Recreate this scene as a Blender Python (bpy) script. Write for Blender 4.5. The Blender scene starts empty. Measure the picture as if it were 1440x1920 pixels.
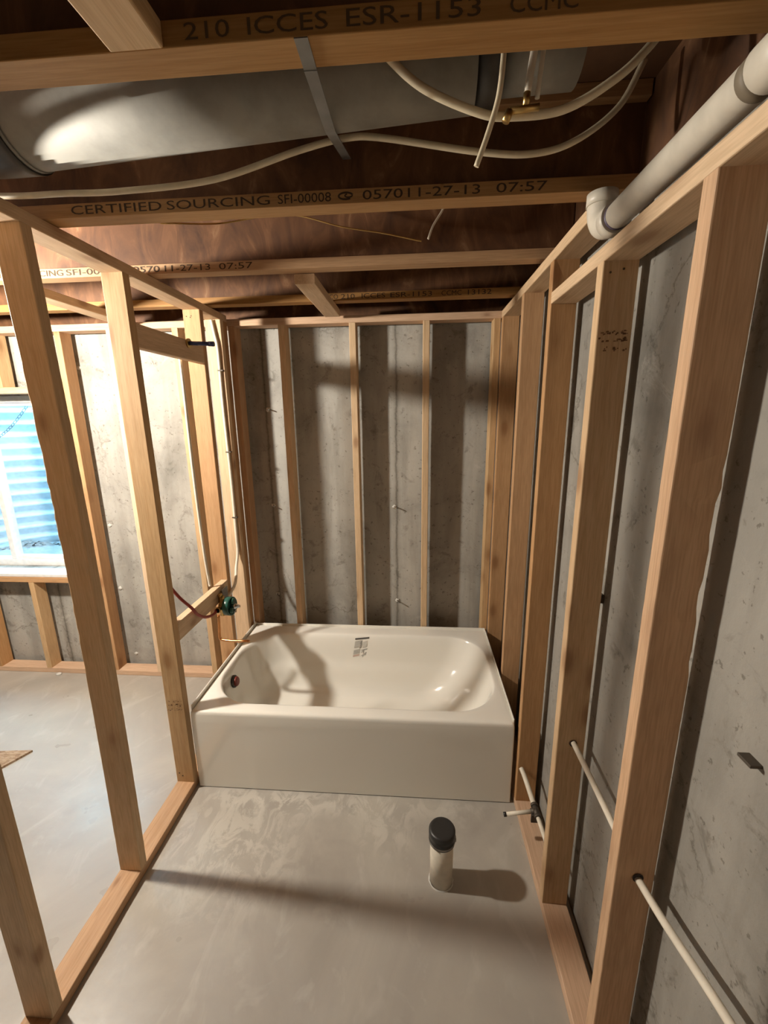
import bpy, bmesh, math, random
from mathutils import Vector, Matrix
random.seed(7)
S = bpy.context.scene
COL = S.collection

# ------------------------------------------------------------------ camera
cam = bpy.data.cameras.new('camera')
camo = bpy.data.objects.new('camera', cam)
COL.objects.link(camo)
S.camera = camo
yaw, pit, rol = 0.0757, -0.2285, -0.0136
F = Vector((-math.sin(yaw)*math.cos(pit), math.cos(yaw)*math.cos(pit), math.sin(pit)))
R = Vector((math.cos(yaw), math.sin(yaw), 0)); U = R.cross(F)
R2 = R*math.cos(rol)+U*math.sin(rol); U2 = -R*math.sin(rol)+U*math.cos(rol)
m = Matrix((R2, U2, -F)).transposed().to_4x4()
m.translation = Vector((1.0705, -1.6425, 1.7988))
camo.matrix_world = m
cam.sensor_fit = 'VERTICAL'; cam.sensor_height = 36.0
cam.lens = 36.0*778.23/1920.0
cam.clip_start = 0.02

# ------------------------------------------------------------------ light and exposure
BULB = 1880.0          # radiance of the ceiling bulb
SKY = 22.0
w = bpy.data.worlds.new('world'); S.world = w; w.use_nodes = True
w.node_tree.nodes['Background'].inputs[0].default_value = (0.33, 0.72, 1.0, 1)
w.node_tree.nodes['Background'].inputs[1].default_value = SKY
S.view_settings.view_transform = 'Standard'
S.view_settings.look = 'None'
S.view_settings.exposure = 0.14
S.view_settings.gamma = 1.0
S.view_settings.use_curve_mapping = False

# ------------------------------------------------------------------ materials
def mat(name):
    m = bpy.data.materials.new(name); m.use_nodes = True
    nt = m.node_tree; b = nt.nodes['Principled BSDF']
    return m, nt, b
def N(nt, t, **kw):
    n = nt.nodes.new(t)
    for k, v in kw.items():
        if k in n.inputs: n.inputs[k].default_value = v
        else: setattr(n, k, v)
    return n
def ramp(nt, src, stops):
    r = nt.nodes.new('ShaderNodeValToRGB')
    e = r.color_ramp.elements
    while len(e) > 1: e.remove(e[-1])
    e[0].position = stops[0][0]; e[0].color = (*stops[0][1], 1)
    for p, c in stops[1:]:
        q = e.new(p); q.color = (*c, 1)
    nt.links.new(src, r.inputs[0]); return r
def mix(nt, fac, a, b, mode='MIX'):
    x = nt.nodes.new('ShaderNodeMix'); x.data_type = 'RGBA'; x.blend_type = mode
    def put(s, v):
        if isinstance(v, (int, float)): s.default_value = v
        elif isinstance(v, tuple): s.default_value = (*v, 1)
        else: nt.links.new(v, s)
    put(x.inputs[0], fac); put(x.inputs[6], a); put(x.inputs[7], b)
    return x.outputs[2]
def plain(name, c, rough=0.5, metal=0.0, **kw):
    m, nt, b = mat(name)
    b.inputs['Base Color'].default_value = (*c, 1)
    b.inputs['Roughness'].default_value = rough
    b.inputs['Metallic'].default_value = metal
    for k, v in kw.items(): b.inputs[k].default_value = v
    # slight wear so that no surface is a flat colour
    tc = N(nt, 'ShaderNodeTexCoord'); n = N(nt, 'ShaderNodeTexNoise', Scale=30.0, Detail=4.0)
    nt.links.new(tc.outputs['Object'], n.inputs['Vector'])
    r = ramp(nt, n.outputs[0], [(0.3, tuple(x*0.86 for x in c)), (0.65, c)])
    nt.links.new(r.outputs[0], b.inputs['Base Color'])
    return m

def wood(name, light, dark, knots=0.22, streak=0.5):
    m, nt, b = mat(name)
    tc = N(nt, 'ShaderNodeTexCoord'); oi = N(nt, 'ShaderNodeObjectInfo')
    off = N(nt, 'ShaderNodeVectorMath', operation='SCALE'); off.inputs[0].default_value = (37, 19, 53)
    nt.links.new(oi.outputs['Random'], off.inputs[3])
    add = N(nt, 'ShaderNodeVectorMath', operation='ADD')
    nt.links.new(tc.outputs['Object'], add.inputs[0]); nt.links.new(off.outputs[0], add.inputs[1])
    def scaled(s):
        v = N(nt, 'ShaderNodeVectorMath', operation='MULTIPLY'); v.inputs[1].default_value = s
        nt.links.new(add.outputs[0], v.inputs[0]); return v
    g = N(nt, 'ShaderNodeTexNoise', Scale=1.0, Detail=5.0, Roughness=0.6, Distortion=0.3)
    nt.links.new(scaled((1.6, 60, 60)).outputs[0], g.inputs['Vector'])
    big = N(nt, 'ShaderNodeTexNoise', Scale=1.0, Detail=3.0, Roughness=0.5)
    nt.links.new(scaled((2.2, 9, 9)).outputs[0], big.inputs['Vector'])
    fine = N(nt, 'ShaderNodeTexNoise', Scale=1.0, Detail=2.0)
    nt.links.new(scaled((14, 260, 260)).outputs[0], fine.inputs['Vector'])
    c = ramp(nt, g.outputs[0], [(0.30, dark), (0.62, light)]).outputs[0]
    c2 = ramp(nt, big.outputs[0], [(0.30, tuple(x*0.78 for x in light)), (0.60, light)]).outputs[0]
    col = mix(nt, streak, c2, c)
    f = ramp(nt, fine.outputs[0], [(0.35, (0.86, 0.84, 0.80)), (0.6, (1, 1, 1))]).outputs[0]
    col = mix(nt, 1.0, col, f, 'MULTIPLY')
    # knots
    vo = N(nt, 'ShaderNodeTexVoronoi', Scale=1.0, feature='F1')
    nt.links.new(scaled((5.0, 11, 11)).outputs[0], vo.inputs['Vector'])
    wn = N(nt, 'ShaderNodeSeparateColor'); nt.links.new(vo.outputs['Color'], wn.inputs[0])
    gate = N(nt, 'ShaderNodeMath', operation='GREATER_THAN'); gate.inputs[1].default_value = 0.5
    nt.links.new(wn.outputs[0], gate.inputs[0])
    kr = ramp(nt, vo.outputs['Distance'], [(0.0, (1, 1, 1)), (knots*0.7, (0.8, 0.8, 0.8)), (knots*1.3, (0.25,)*3), (knots*2.2, (0, 0, 0))])
    km = N(nt, 'ShaderNodeMath', operation='MULTIPLY')
    nt.links.new(kr.outputs[0], km.inputs[0]); nt.links.new(gate.outputs[0], km.inputs[1])
    km2 = N(nt, 'ShaderNodeMath', operation='MULTIPLY'); km2.inputs[1].default_value = 0.75
    nt.links.new(km.outputs[0], km2.inputs[0])
    col = mix(nt, km2.outputs[0], col, (dark[0]*0.45, dark[1]*0.33, dark[2]*0.25))
    # board to board tint
    hs = N(nt, 'ShaderNodeHueSaturation')
    mr = N(nt, 'ShaderNodeMapRange'); mr.inputs['To Min'].default_value = 0.84; mr.inputs['To Max'].default_value = 1.1
    nt.links.new(oi.outputs['Random'], mr.inputs['Value']); nt.links.new(mr.outputs[0], hs.inputs['Value'])
    mr2 = N(nt, 'ShaderNodeMapRange'); mr2.inputs['To Min'].default_value = 1.12; mr2.inputs['To Max'].default_value = 0.88
    nt.links.new(oi.outputs['Random'], mr2.inputs['Value']); nt.links.new(mr2.outputs[0], hs.inputs['Saturation'])
    nt.links.new(col, hs.inputs['Color']); nt.links.new(hs.outputs[0], b.inputs['Base Color'])
    b.inputs['Roughness'].default_value = 0.68
    bp = N(nt, 'ShaderNodeBump', Strength=0.12, Distance=0.002)
    nt.links.new(g.outputs[0], bp.inputs['Height']); nt.links.new(bp.outputs[0], b.inputs['Normal'])
    return m
M_PINE = wood('pine_lumber', (0.70, 0.485, 0.285), (0.57, 0.35, 0.175))
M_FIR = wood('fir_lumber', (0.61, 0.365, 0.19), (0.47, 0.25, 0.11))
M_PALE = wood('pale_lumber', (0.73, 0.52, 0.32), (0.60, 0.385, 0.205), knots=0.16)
M_PLATE = wood('reddish_plate_lumber', (0.64, 0.415, 0.255), (0.50, 0.285, 0.155), knots=0.10)
M_FLANGE = wood('laminated_flange', (0.47, 0.265, 0.11), (0.36, 0.18, 0.065), knots=0.02, streak=0.8)

def web_material():
    m, nt, b = mat('plywood_web')
    tc = N(nt, 'ShaderNodeTexCoord'); oi = N(nt, 'ShaderNodeObjectInfo')
    off = N(nt, 'ShaderNodeVectorMath', operation='SCALE'); off.inputs[0].default_value = (17, 29, 11)
    nt.links.new(oi.outputs['Random'], off.inputs[3])
    add = N(nt, 'ShaderNodeVectorMath', operation='ADD')
    nt.links.new(tc.outputs['Object'], add.inputs[0]); nt.links.new(off.outputs[0], add.inputs[1])
    mu = N(nt, 'ShaderNodeVectorMath', operation='MULTIPLY'); mu.inputs[1].default_value = (9, 9, 4)
    nt.links.new(add.outputs[0], mu.inputs[0])
    n = N(nt, 'ShaderNodeTexNoise', Scale=1.0, Detail=6.0, Roughness=0.6, Distortion=1.6)
    nt.links.new(mu.outputs[0], n.inputs['Vector'])
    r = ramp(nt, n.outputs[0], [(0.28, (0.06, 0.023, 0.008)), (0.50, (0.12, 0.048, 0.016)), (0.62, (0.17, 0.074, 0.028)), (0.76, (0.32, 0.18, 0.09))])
    nt.links.new(r.outputs[0], b.inputs['Base Color']); b.inputs['Roughness'].default_value = 0.7
    return m
M_WEB = web_material()

def strand_board():
    m, nt, b = mat('strand_board')
    tc = N(nt, 'ShaderNodeTexCoord')
    v = N(nt, 'ShaderNodeTexVoronoi', Scale=1.0)
    mu = N(nt, 'ShaderNodeVectorMath', operation='MULTIPLY'); mu.inputs[1].default_value = (50, 140, 50)
    nt.links.new(tc.outputs['Object'], mu.inputs[0]); nt.links.new(mu.outputs[0], v.inputs['Vector'])
    s = N(nt, 'ShaderNodeSeparateColor'); nt.links.new(v.outputs['Color'], s.inputs[0])
    r = ramp(nt, s.outputs[0], [(0.0, (0.22, 0.13, 0.07)), (0.5, (0.33, 0.22, 0.13)), (1.0, (0.42, 0.30, 0.20))])
    nt.links.new(r.outputs[0], b.inputs['Base Color']); b.inputs['Roughness'].default_value = 0.75
    return m
M_OSB = strand_board()
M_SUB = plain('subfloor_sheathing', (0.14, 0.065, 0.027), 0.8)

def concrete(name, base, axis_u, seams=True):
    """cast foundation concrete: cloudy grey, dark pits, vertical form-panel seams along axis_u"""
    m, nt, b = mat(name)
    geo = N(nt, 'ShaderNodeNewGeometry'); P = geo.outputs['Position']
    def noise(scale, detail=6.0, rough=0.6, dist=0.0, vec=P, mul=None):
        n = N(nt, 'ShaderNodeTexNoise', Scale=scale, Detail=detail, Roughness=rough, Distortion=dist)
        if mul:
            mv = N(nt, 'ShaderNodeVectorMath', operation='MULTIPLY'); mv.inputs[1].default_value = mul
            nt.links.new(vec, mv.inputs[0]); vec = mv.outputs[0]
        nt.links.new(vec, n.inputs['Vector']); return n.outputs[0]
    d = lambda k: tuple(x*k for x in base)
    c = ramp(nt, noise(2.3, 7.0, 0.62, 0.4), [(0.30, d(0.66)), (0.48, base), (0.68, d(1.18))]).outputs[0]
    drip = ramp(nt, noise(1.0, 5.0, 0.6, 0.3, mul=(7, 7, 1.1)), [(0.34, (0.70, 0.69, 0.67)), (0.54, (1, 1, 1))]).outputs[0]
    c = mix(nt, 0.8, c, drip, 'MULTIPLY')
    blot = ramp(nt, noise(9.0, 5.0, 0.7, 0.6), [(0.33, (0.55, 0.53, 0.50)), (0.43, (1, 1, 1))]).outputs[0]
    c = mix(nt, 0.7, c, blot, 'MULTIPLY')
    pit = ramp(nt, noise(48.0, 3.0, 0.6), [(0.31, (0.50, 0.48, 0.45)), (0.36, (1, 1, 1))]).outputs[0]
    c = mix(nt, 0.8, c, pit, 'MULTIPLY')
    eff = ramp(nt, noise(3.7, 8.0, 0.75, 1.2), [(0.60, (0, 0, 0)), (0.72, (1, 1, 1))]).outputs[0]
    em = N(nt, 'ShaderNodeMath', operation='MULTIPLY'); em.inputs[1].default_value = 0.5
    nt.links.new(eff, em.inputs[0])
    c = mix(nt, em.outputs[0], c, d(1.55))
    dn = N(nt, 'ShaderNodeTexNoise', Scale=6.0, Detail=6.0, Roughness=0.7); nt.links.new(P, dn.inputs['Vector'])
    dv = N(nt, 'ShaderNodeVectorMath', operation='MULTIPLY_ADD'); dv.inputs[1].default_value = (0.22,)*3
    nt.links.new(dn.outputs['Color'], dv.inputs[0]); nt.links.new(P, dv.inputs[2])
    cv = N(nt, 'ShaderNodeTexVoronoi', Scale=1.9, feature='DISTANCE_TO_EDGE'); nt.links.new(dv.outputs[0], cv.inputs['Vector'])
    cr = ramp(nt, cv.outputs['Distance'], [(0.0, (0.42, 0.40, 0.37)), (0.006, (0.75, 0.73, 0.70)), (0.016, (1, 1, 1))]).outputs[0]
    gate = ramp(nt, noise(1.6, 3.0), [(0.50, (0, 0, 0)), (0.62, (0.8, 0.8, 0.8))]).outputs[0]
    c = mix(nt, gate, c, mix(nt, 1.0, c, cr, 'MULTIPLY'))
    height = noise(14.0, 6.0, 0.65)
    if seams:
        sp = N(nt, 'ShaderNodeSeparateXYZ'); nt.links.new(P, sp.inputs[0])
        wob = noise(7.0, 6.0, 0.8)
        wm = N(nt, 'ShaderNodeMath', operation='MULTIPLY_ADD'); wm.inputs[1].default_value = 0.035; 
        nt.links.new(wob, wm.inputs[0]); nt.links.new(sp.outputs[axis_u], wm.inputs[2])
        period, phase = seams
        a1 = N(nt, 'ShaderNodeMath', operation='SUBTRACT'); a1.inputs[1].default_value = phase+0.0175
        nt.links.new(wm.outputs[0], a1.inputs[0])
        a2 = N(nt, 'ShaderNodeMath', operation='PINGPONG'); a2.inputs[1].default_value = period/2
        nt.links.new(a1.outputs[0], a2.inputs[0])
        sr = ramp(nt, a2.outputs[0], [(0.0, (0.30, 0.28, 0.26)), (0.004, (0.55, 0.53, 0.5)), (0.011, (0.86, 0.85, 0.83)), (0.03, (1, 1, 1))]).outputs[0]
        c = mix(nt, 0.85, c, sr, 'MULTIPLY')
    nt.links.new(c, b.inputs['Base Color']); b.inputs['Roughness'].default_value = 0.88
    bp = N(nt, 'ShaderNodeBump', Strength=0.35, Distance=0.01)
    nt.links.new(height, bp.inputs['Height']); nt.links.new(bp.outputs[0], b.inputs['Normal'])
    return m
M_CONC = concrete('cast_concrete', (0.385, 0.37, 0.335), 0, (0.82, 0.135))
M_CONC_R = concrete('cast_concrete_dimmed', (0.30, 0.28, 0.245), 1, (0.82, -1.12))  # darker copy of the wall concrete, light fall-off put into its base colour

def slab():
    m, nt, b = mat('trowelled_concrete_slab')
    geo = N(nt, 'ShaderNodeNewGeometry'); P = geo.outputs['Position']
    def noise(scale, detail=6.0, rough=0.6, dist=0.0, mul=(1, 1, 1)):
        n = N(nt, 'ShaderNodeTexNoise', Scale=scale, Detail=detail, Roughness=rough, Distortion=dist)
        mv = N(nt, 'ShaderNodeVectorMath', operation='MULTIPLY'); mv.inputs[1].default_value = mul
        nt.links.new(P, mv.inputs[0]); nt.links.new(mv.outputs[0], n.inputs['Vector']); return n.outputs[0]
    c = ramp(nt, noise(1.7, 6.0, 0.6, 0.9), [(0.30, (0.33, 0.303, 0.267)), (0.52, (0.395, 0.365, 0.322)), (0.70, (0.45, 0.42, 0.365))]).outputs[0]
    sw = ramp(nt, noise(4.2, 4.0, 0.6, 2.2, (1.0, 0.55, 1)), [(0.56, (0, 0, 0)), (0.72, (1, 1, 1))]).outputs[0]
    sm = N(nt, 'ShaderNodeMath', operation='MULTIPLY'); sm.inputs[1].default_value = 0.38
    nt.links.new(sw, sm.inputs[0])
    c = mix(nt, sm.outputs[0], c, (0.56, 0.54, 0.49))
    # dried plaster smears in front of the tub and by the plate
    sp = N(nt, 'ShaderNodeSeparateXYZ'); nt.links.new(P, sp.inputs[0])
    def blob(cx, cy, rx, ry):
        a = N(nt, 'ShaderNodeVectorMath', operation='SUBTRACT'); a.inputs[1].default_value = (cx, cy, 0)
        nt.links.new(P, a.inputs[0])
        s = N(nt, 'ShaderNodeVectorMath', operation='MULTIPLY'); s.inputs[1].default_value = (1/rx, 1/ry, 0)
        nt.links.new(a.outputs[0], s.inputs[0])
        l = N(nt, 'ShaderNodeVectorMath', operation='LENGTH'); nt.links.new(s.outputs[0], l.inputs[0])
        return ramp(nt, l.outputs['Value'], [(0.25, (1, 1, 1)), (1.0, (0, 0, 0))]).outputs[0]
    reg = mix(nt, 1.0, blob(0.28, -0.28, 0.42, 0.36), blob(0.75, -0.05, 0.85, 0.09), 'ADD')
    reg = mix(nt, 1.0, reg, blob(0.95, -0.17, 0.16, 0.14), 'ADD')
    st = ramp(nt, noise(7.5, 7.0, 0.68, 1.6, (1.3, 0.8, 1)), [(0.47, (0, 0, 0)), (0.56, (1, 1, 1))]).outputs[0]
    r2 = mix(nt, 1.0, reg, st, 'MULTIPLY')
    rm = N(nt, 'ShaderNodeMath', operation='MULTIPLY'); rm.inputs[1].default_value = 0.48; rm.use_clamp = True
    nt.links.new(r2, rm.inputs[0])
    c = mix(nt, rm.outputs[0], c, (0.62, 0.59, 0.52))
    nt.links.new(c, b.inputs['Base Color'])
    rr = ramp(nt, noise(3.0, 4.0), [(0.35, (0.27,)*3), (0.65, (0.42,)*3)])
    nt.links.new(rr.outputs[0], b.inputs['Roughness'])
    b.inputs['Specular IOR Level'].default_value = 0.45
    bp = N(nt, 'ShaderNodeBump', Strength=0.12, Distance=0.01)
    nt.links.new(noise(6.0, 5.0), bp.inputs['Height']); nt.links.new(bp.outputs[0], b.inputs['Normal'])
    return m
M_SLAB = slab()
M_TUB = plain('tub_enamel', (0.80, 0.765, 0.66), 0.13); M_TUB.node_tree.nodes['Principled BSDF'].inputs['Coat Weight'].default_value = 0.4
# enamel is even: drop the wear variation
_nt = M_TUB.node_tree
for l in list(_nt.links):
    if l.to_socket.name == 'Base Color': _nt.links.remove(l)
_nt.nodes['Principled BSDF'].inputs['Base Color'].default_value = (0.86, 0.835, 0.76, 1)
M_PEX = plain('white_tubing', (0.80, 0.73, 0.60), 0.42)
M_RED = plain('red_tubing', (0.34, 0.055, 0.04), 0.4)
M_CREAM = plain('cream_cable', (0.70, 0.60, 0.42), 0.5)
M_PVC = plain('white_pvc', (0.66, 0.60, 0.50), 0.4)
M_PRIMER = plain('purple_primer', (0.13, 0.10, 0.15), 0.5)
M_ABS = plain('grey_joint_ring', (0.20, 0.16, 0.11), 0.6)
M_RUBBER = plain('black_rubber', (0.028, 0.027, 0.026), 0.42)
M_STEEL = plain('clamp_steel', (0.35, 0.34, 0.32), 0.35, 1.0)
M_COPPER = plain('copper', (0.72, 0.34, 0.14), 0.28, 1.0)
M_BRASS = plain('brass', (0.62, 0.42, 0.16), 0.35, 1.0)
M_CHROME = plain('chrome', (0.75, 0.76, 0.76), 0.12, 1.0)
M_GREEN = plain('green_plastic', (0.02, 0.10, 0.075), 0.3)
M_BLUE = plain('blue_plastic', (0.03, 0.05, 0.16), 0.35)
M_MAROON = plain('maroon_plastic', (0.20, 0.035, 0.025), 0.4)
M_INK = plain('stamp_ink', (0.055, 0.030, 0.014), 0.8)
M_INK3 = plain('worn_stamp_ink', (0.10, 0.055, 0.022), 0.8)
M_INK2 = plain('faded_stamp_ink', (0.20, 0.10, 0.045), 0.8)
M_FILM = plain('label_print', (0.52, 0.50, 0.45), 0.3)
M_FILM2 = plain('label_print_dark', (0.10, 0.095, 0.09), 0.3)
M_FILM3 = plain('label_print_red', (0.62, 0.45, 0.38), 0.3)
M_VINYL = plain('white_vinyl', (0.80, 0.80, 0.78), 0.35)
M_TIE = plain('tie_patch', (0.62, 0.60, 0.55), 0.9)
M_WIRE = plain('tie_steel', (0.12, 0.10, 0.08), 0.6, 0.6)
M_GRAVEL = plain('well_gravel', (0.42, 0.42, 0.42), 0.95)
M_EARTH = plain('soil', (0.15, 0.11, 0.07), 0.95)
M_PORC = plain('porcelain', (0.75, 0.73, 0.68), 0.2)
M_NAIL = plain('nail_head', (0.10, 0.07, 0.04), 0.5, 0.5)
M_HOLE_SHADE = plain('hole_shade', (0.05, 0.035, 0.03), 0.9)  # near-black tone that paints the shade inside drilled holes

def duct_metal(name, c, rough, metal=1.0):
    m, nt, b = mat(name)
    tc = N(nt, 'ShaderNodeTexCoord')
    n = N(nt, 'ShaderNodeTexNoise', Scale=12.0, Detail=5.0, Roughness=0.6)
    nt.links.new(tc.outputs['Object'], n.inputs['Vector'])
    r = ramp(nt, n.outputs[0], [(0.35, tuple(x*0.8 for x in c)), (0.6, c)])
    nt.links.new(r.outputs[0], b.inputs['Base Color'])
    b.inputs['Metallic'].default_value = metal; b.inputs['Roughness'].default_value = rough
    return m
M_DUCT = duct_metal('galvanised_duct', (0.34, 0.325, 0.285), 0.55, 0.18)
M_DUCT.node_tree.nodes['Principled BSDF'].inputs['Roughness'].default_value = 0.66
M_DUCT.node_tree.nodes['Principled BSDF'].inputs['Specular IOR Level'].default_value = 0.25
M_DUCT_DARK = duct_metal('dark_duct', (0.10, 0.095, 0.09), 0.5)
M_STRAP = duct_metal('dull_strap', (0.30, 0.29, 0.27), 0.6)
M_CHAIN = plain('chain_steel', (0.10, 0.14, 0.17), 0.5)
M_WELL = plain('galvanised_well', (0.58, 0.68, 0.74), 0.5)
mg, nt, bg = mat('window_glass')
bg.inputs['Base Color'].default_value = (1, 1, 1, 1); bg.inputs['Roughness'].default_value = 0.0
bg.inputs['Transmission Weight'].default_value = 1.0; bg.inputs['IOR'].default_value = 1.0
gl = nt.nodes.new('ShaderNodeBsdfTransparent'); gs = nt.nodes.new('ShaderNodeBsdfGlossy'); gs.inputs['Roughness'].default_value = 0.02
mx = nt.nodes.new('ShaderNodeMixShader'); mx.inputs[0].default_value = 0.06
nt.links.new(gl.outputs[0], mx.inputs[1]); nt.links.new(gs.outputs[0], mx.inputs[2])
nt.links.new(mx.outputs[0], nt.nodes['Material Output'].inputs[0])
M_GLASS = mg
def emitter(name, c, s):
    m, nt, b = mat(name)
    b.inputs['Base Color'].default_value = (0.9, 0.9, 0.85, 1)
    b.inputs['Emission Color'].default_value = (*c, 1); b.inputs['Emission Strength'].default_value = s
    return m
M_BULB = emitter('lit_bulb', (1.0, 0.925, 0.81), BULB)

# ------------------------------------------------------------------ mesh helpers
def link(name, bm, mats, parent=None, smooth=False, loc=None, rot=None):
    me = bpy.data.meshes.new(name); bm.normal_update(); bm.to_mesh(me); bm.free()
    for x in (mats if isinstance(mats, (list, tuple)) else [mats]): me.materials.append(x)
    if smooth:
        for p in me.polygons: p.use_smooth = True
    o = bpy.data.objects.new(name, me); COL.objects.link(o)
    if loc is not None: o.location = loc
    if rot is not None: o.rotation_euler = rot
    if parent is not None: o.parent = parent
    return o
def tag(o, label=None, cat=None, group=None, kind=None):
    if label: o['label'] = label
    if cat: o['category'] = cat
    if group: o['group'] = group
    if kind: o['kind'] = kind
    return o
def thing(name, label, cat, loc=(0, 0, 0), group=None):
    o = bpy.data.objects.new(name, None); COL.objects.link(o); o.location = loc; o.empty_display_size = 0.1
    return tag(o, label, cat, group)
def box(bm, x0, x1, y0, y1, z0, z1, mi=0, bev=0.0):
    vs = [bm.verts.new((x, y, z)) for x in (x0, x1) for y in (y0, y1) for z in (z0, z1)]
    fs = []
    for q in ((0, 1, 3, 2), (4, 6, 7, 5), (0, 4, 5, 1), (2, 3, 7, 6), (0, 2, 6, 4), (1, 5, 7, 3)):
        f = bm.faces.new([vs[i] for i in q]); f.material_index = mi; fs.append(f)
    if bev:
        es = list({e for f in fs for e in f.edges})
        bmesh.ops.bevel(bm, geom=es, offset=bev, segments=2, affect='EDGES', profile=0.6)
    return vs
def tube(bm, pts, r, seg=12, cap=True, res=8, mi=0):
    """round tube along a Catmull-Rom path"""
    P = [Vector(p) for p in pts]
    path = []
    if len(P) == 2 or res <= 1: path = P
    else:
        Q = [P[0]*2-P[1]]+P+[P[-1]*2-P[-2]]
        for i in range(1, len(Q)-2):
            for k in range(res):
                t = k/res; a, b_, c, d = Q[i-1], Q[i], Q[i+1], Q[i+2]
                path.append(0.5*((2*b_)+(c-a)*t+(2*a-5*b_+4*c-d)*t*t+(-a+3*b_-3*c+d)*t**3))
        path.append(P[-1])
    rr = r if callable(r) else (lambda t: r)
    rings = []; up = None
    for i, p in enumerate(path):
        d = (path[min(i+1, len(path)-1)]-path[max(i-1, 0)]).normalized()
        if up is None:
            up = Vector((0, 0, 1)) if abs(d.z) < 0.9 else Vector((1, 0, 0))
        s = d.cross(up).normalized(); up = s.cross(d).normalized()
        q = rr(i/max(1, len(path)-1))
        rings.append([bm.verts.new(p+s*math.cos(2*math.pi*k/seg)*q+up*math.sin(2*math.pi*k/seg)*q) for k in range(seg)])
    for a, b_ in zip(rings, rings[1:]):
        for k in range(seg):
            f = bm.faces.new((a[k], a[(k+1) % seg], b_[(k+1) % seg], b_[k])); f.material_index = mi; f.smooth = True
    if cap:
        bm.faces.new(rings[0][::-1]).material_index = mi; bm.faces.new(rings[-1]).material_index = mi
    return path
def tubeo(name, pts, r, m, parent=None, seg=12, res=8):
    bm = bmesh.new(); tube(bm, pts, r, seg, True, res); return link(name, bm, m, parent)
def lathe(bm, prof, seg=32, cx=0, cy=0, cap_b=True, cap_t=True, mi=0):
    rings = [[bm.verts.new((cx+r*math.cos(2*math.pi*k/seg), cy+r*math.sin(2*math.pi*k/seg), z)) for k in range(seg)] for r, z in prof]
    for a, b_ in zip(rings, rings[1:]):
        for k in range(seg):
            f = bm.faces.new((a[k], a[(k+1) % seg], b_[(k+1) % seg], b_[k])); f.smooth = True; f.material_index = mi
    if cap_b: bm.faces.new(rings[0][::-1]).material_index = mi
    if cap_t: bm.faces.new(rings[-1]).material_index = mi

def board_bm(L, W, T, bow=0.0, rough=0.0006, wane=None, r=0.003):
    """sawn lumber, long axis X, section W (Y) by T (Z), eased edges, slight waviness; wane = (sy, sz, x0, x1, depth)"""
    bm = bmesh.new(); n = max(2, int(L/0.10)); rings = []
    k = r*0.3
    sec = []
    for sy, sz in ((1, 1), (-1, 1), (-1, -1), (1, -1)):
        cy, cz = sy*W/2, sz*T/2
        trio = [(cy, cz-sz*r), (cy-sy*k, cz-sz*k), (cy-sy*r, cz)]
        if (sy, sz) in ((-1, 1), (1, -1)): trio = trio[::-1]
        sec += [(p, sy, sz) for p in trio]
    if wane: n = max(n, int(L/0.03))
    for i in range(n+1):
        x = -L/2+L*i/n; t = i/n
        by = bow*math.sin(math.pi*t)
        ring = []
        jit = random.uniform(-rough, rough)
        wd = 0
        if wane and wane[2] < x < wane[3]:
            u = (x-wane[2])/(wane[3]-wane[2]); wd = wane[4]*math.sin(math.pi*u)**0.5*(0.45+0.25*math.sin(x*41)+0.2*math.sin(x*97+1)+random.uniform(-0.1, 0.25))
            wd = max(0, wd)
        for (y, z), sy, sz in sec:
            if wd and sy == wane[0] and sz == wane[1]:
                y -= sy*wd*0.6; z -= sz*wd
            ring.append(bm.verts.new((x, y+by+jit*sy, z+random.uniform(-rough, rough)*0.3)))
        rings.append(ring)
    m_ = len(sec)
    for a, b_ in zip(rings, rings[1:]):
        for j in range(m_):
            bm.faces.new((a[j], a[(j+1) % m_], b_[(j+1) % m_], b_[j]))
    bm.faces.new(rings[0][::-1]); bm.faces.new(rings[-1])
    bmesh.ops.recalc_face_normals(bm, faces=bm.faces)
    return bm
def board(name, X, Y, Z, m, parent=None, **kw):
    """axis-aligned piece of lumber, built with its grain along its own X axis"""
    dx, dy, dz = X[1]-X[0], Y[1]-Y[0], Z[1]-Z[0]
    c = Vector(((X[0]+X[1])/2, (Y[0]+Y[1])/2, (Z[0]+Z[1])/2))
    if dx >= dy and dx >= dz: bm = board_bm(dx, dy, dz, **kw); rot = (0, 0, 0)
    elif dy >= dx and dy >= dz: bm = board_bm(dy, dx, dz, **kw); rot = (0, 0, math.pi/2)
    else: bm = board_bm(dz, dy, dx, **kw); rot = (0, -math.pi/2, 0)
    return link(name, bm, m, parent, loc=c, rot=rot)
def print_text(txt, x0, x1, yf, zc, h, parent, m=M_INK, name='ink_stamp', rot=None, bold=0.0, loc=None):
    cu = bpy.data.curves.new('t', 'FONT'); cu.body = txt; cu.size = 1.0; cu.offset = bold; cu.resolution_u = 3
    t = bpy.data.objects.new('t', cu); COL.objects.link(t)
    dg = bpy.context.evaluated_depsgraph_get(); dg.update()
    me = bpy.data.meshes.new_from_object(t.evaluated_get(dg))
    bpy.data.objects.remove(t); bpy.data.curves.remove(cu)
    xs = [v.co.x for v in me.vertices]; ys = [v.co.y for v in me.vertices]
    ax, bx, ay, by = min(xs), max(xs), min(ys), max(ys)
    for v in me.vertices:
        v.co = Vector((x0+(v.co.x-ax)/(bx-ax)*(x1-x0), 0, zc+((v.co.y-ay)/(by-ay)-0.5)*h))
        v.co.y = yf
    me.materials.clear(); me.materials.append(m); me.name = name
    o = bpy.data.objects.new(name, me); COL.objects.link(o)
    if parent is not None: o.parent = parent
    return o

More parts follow.
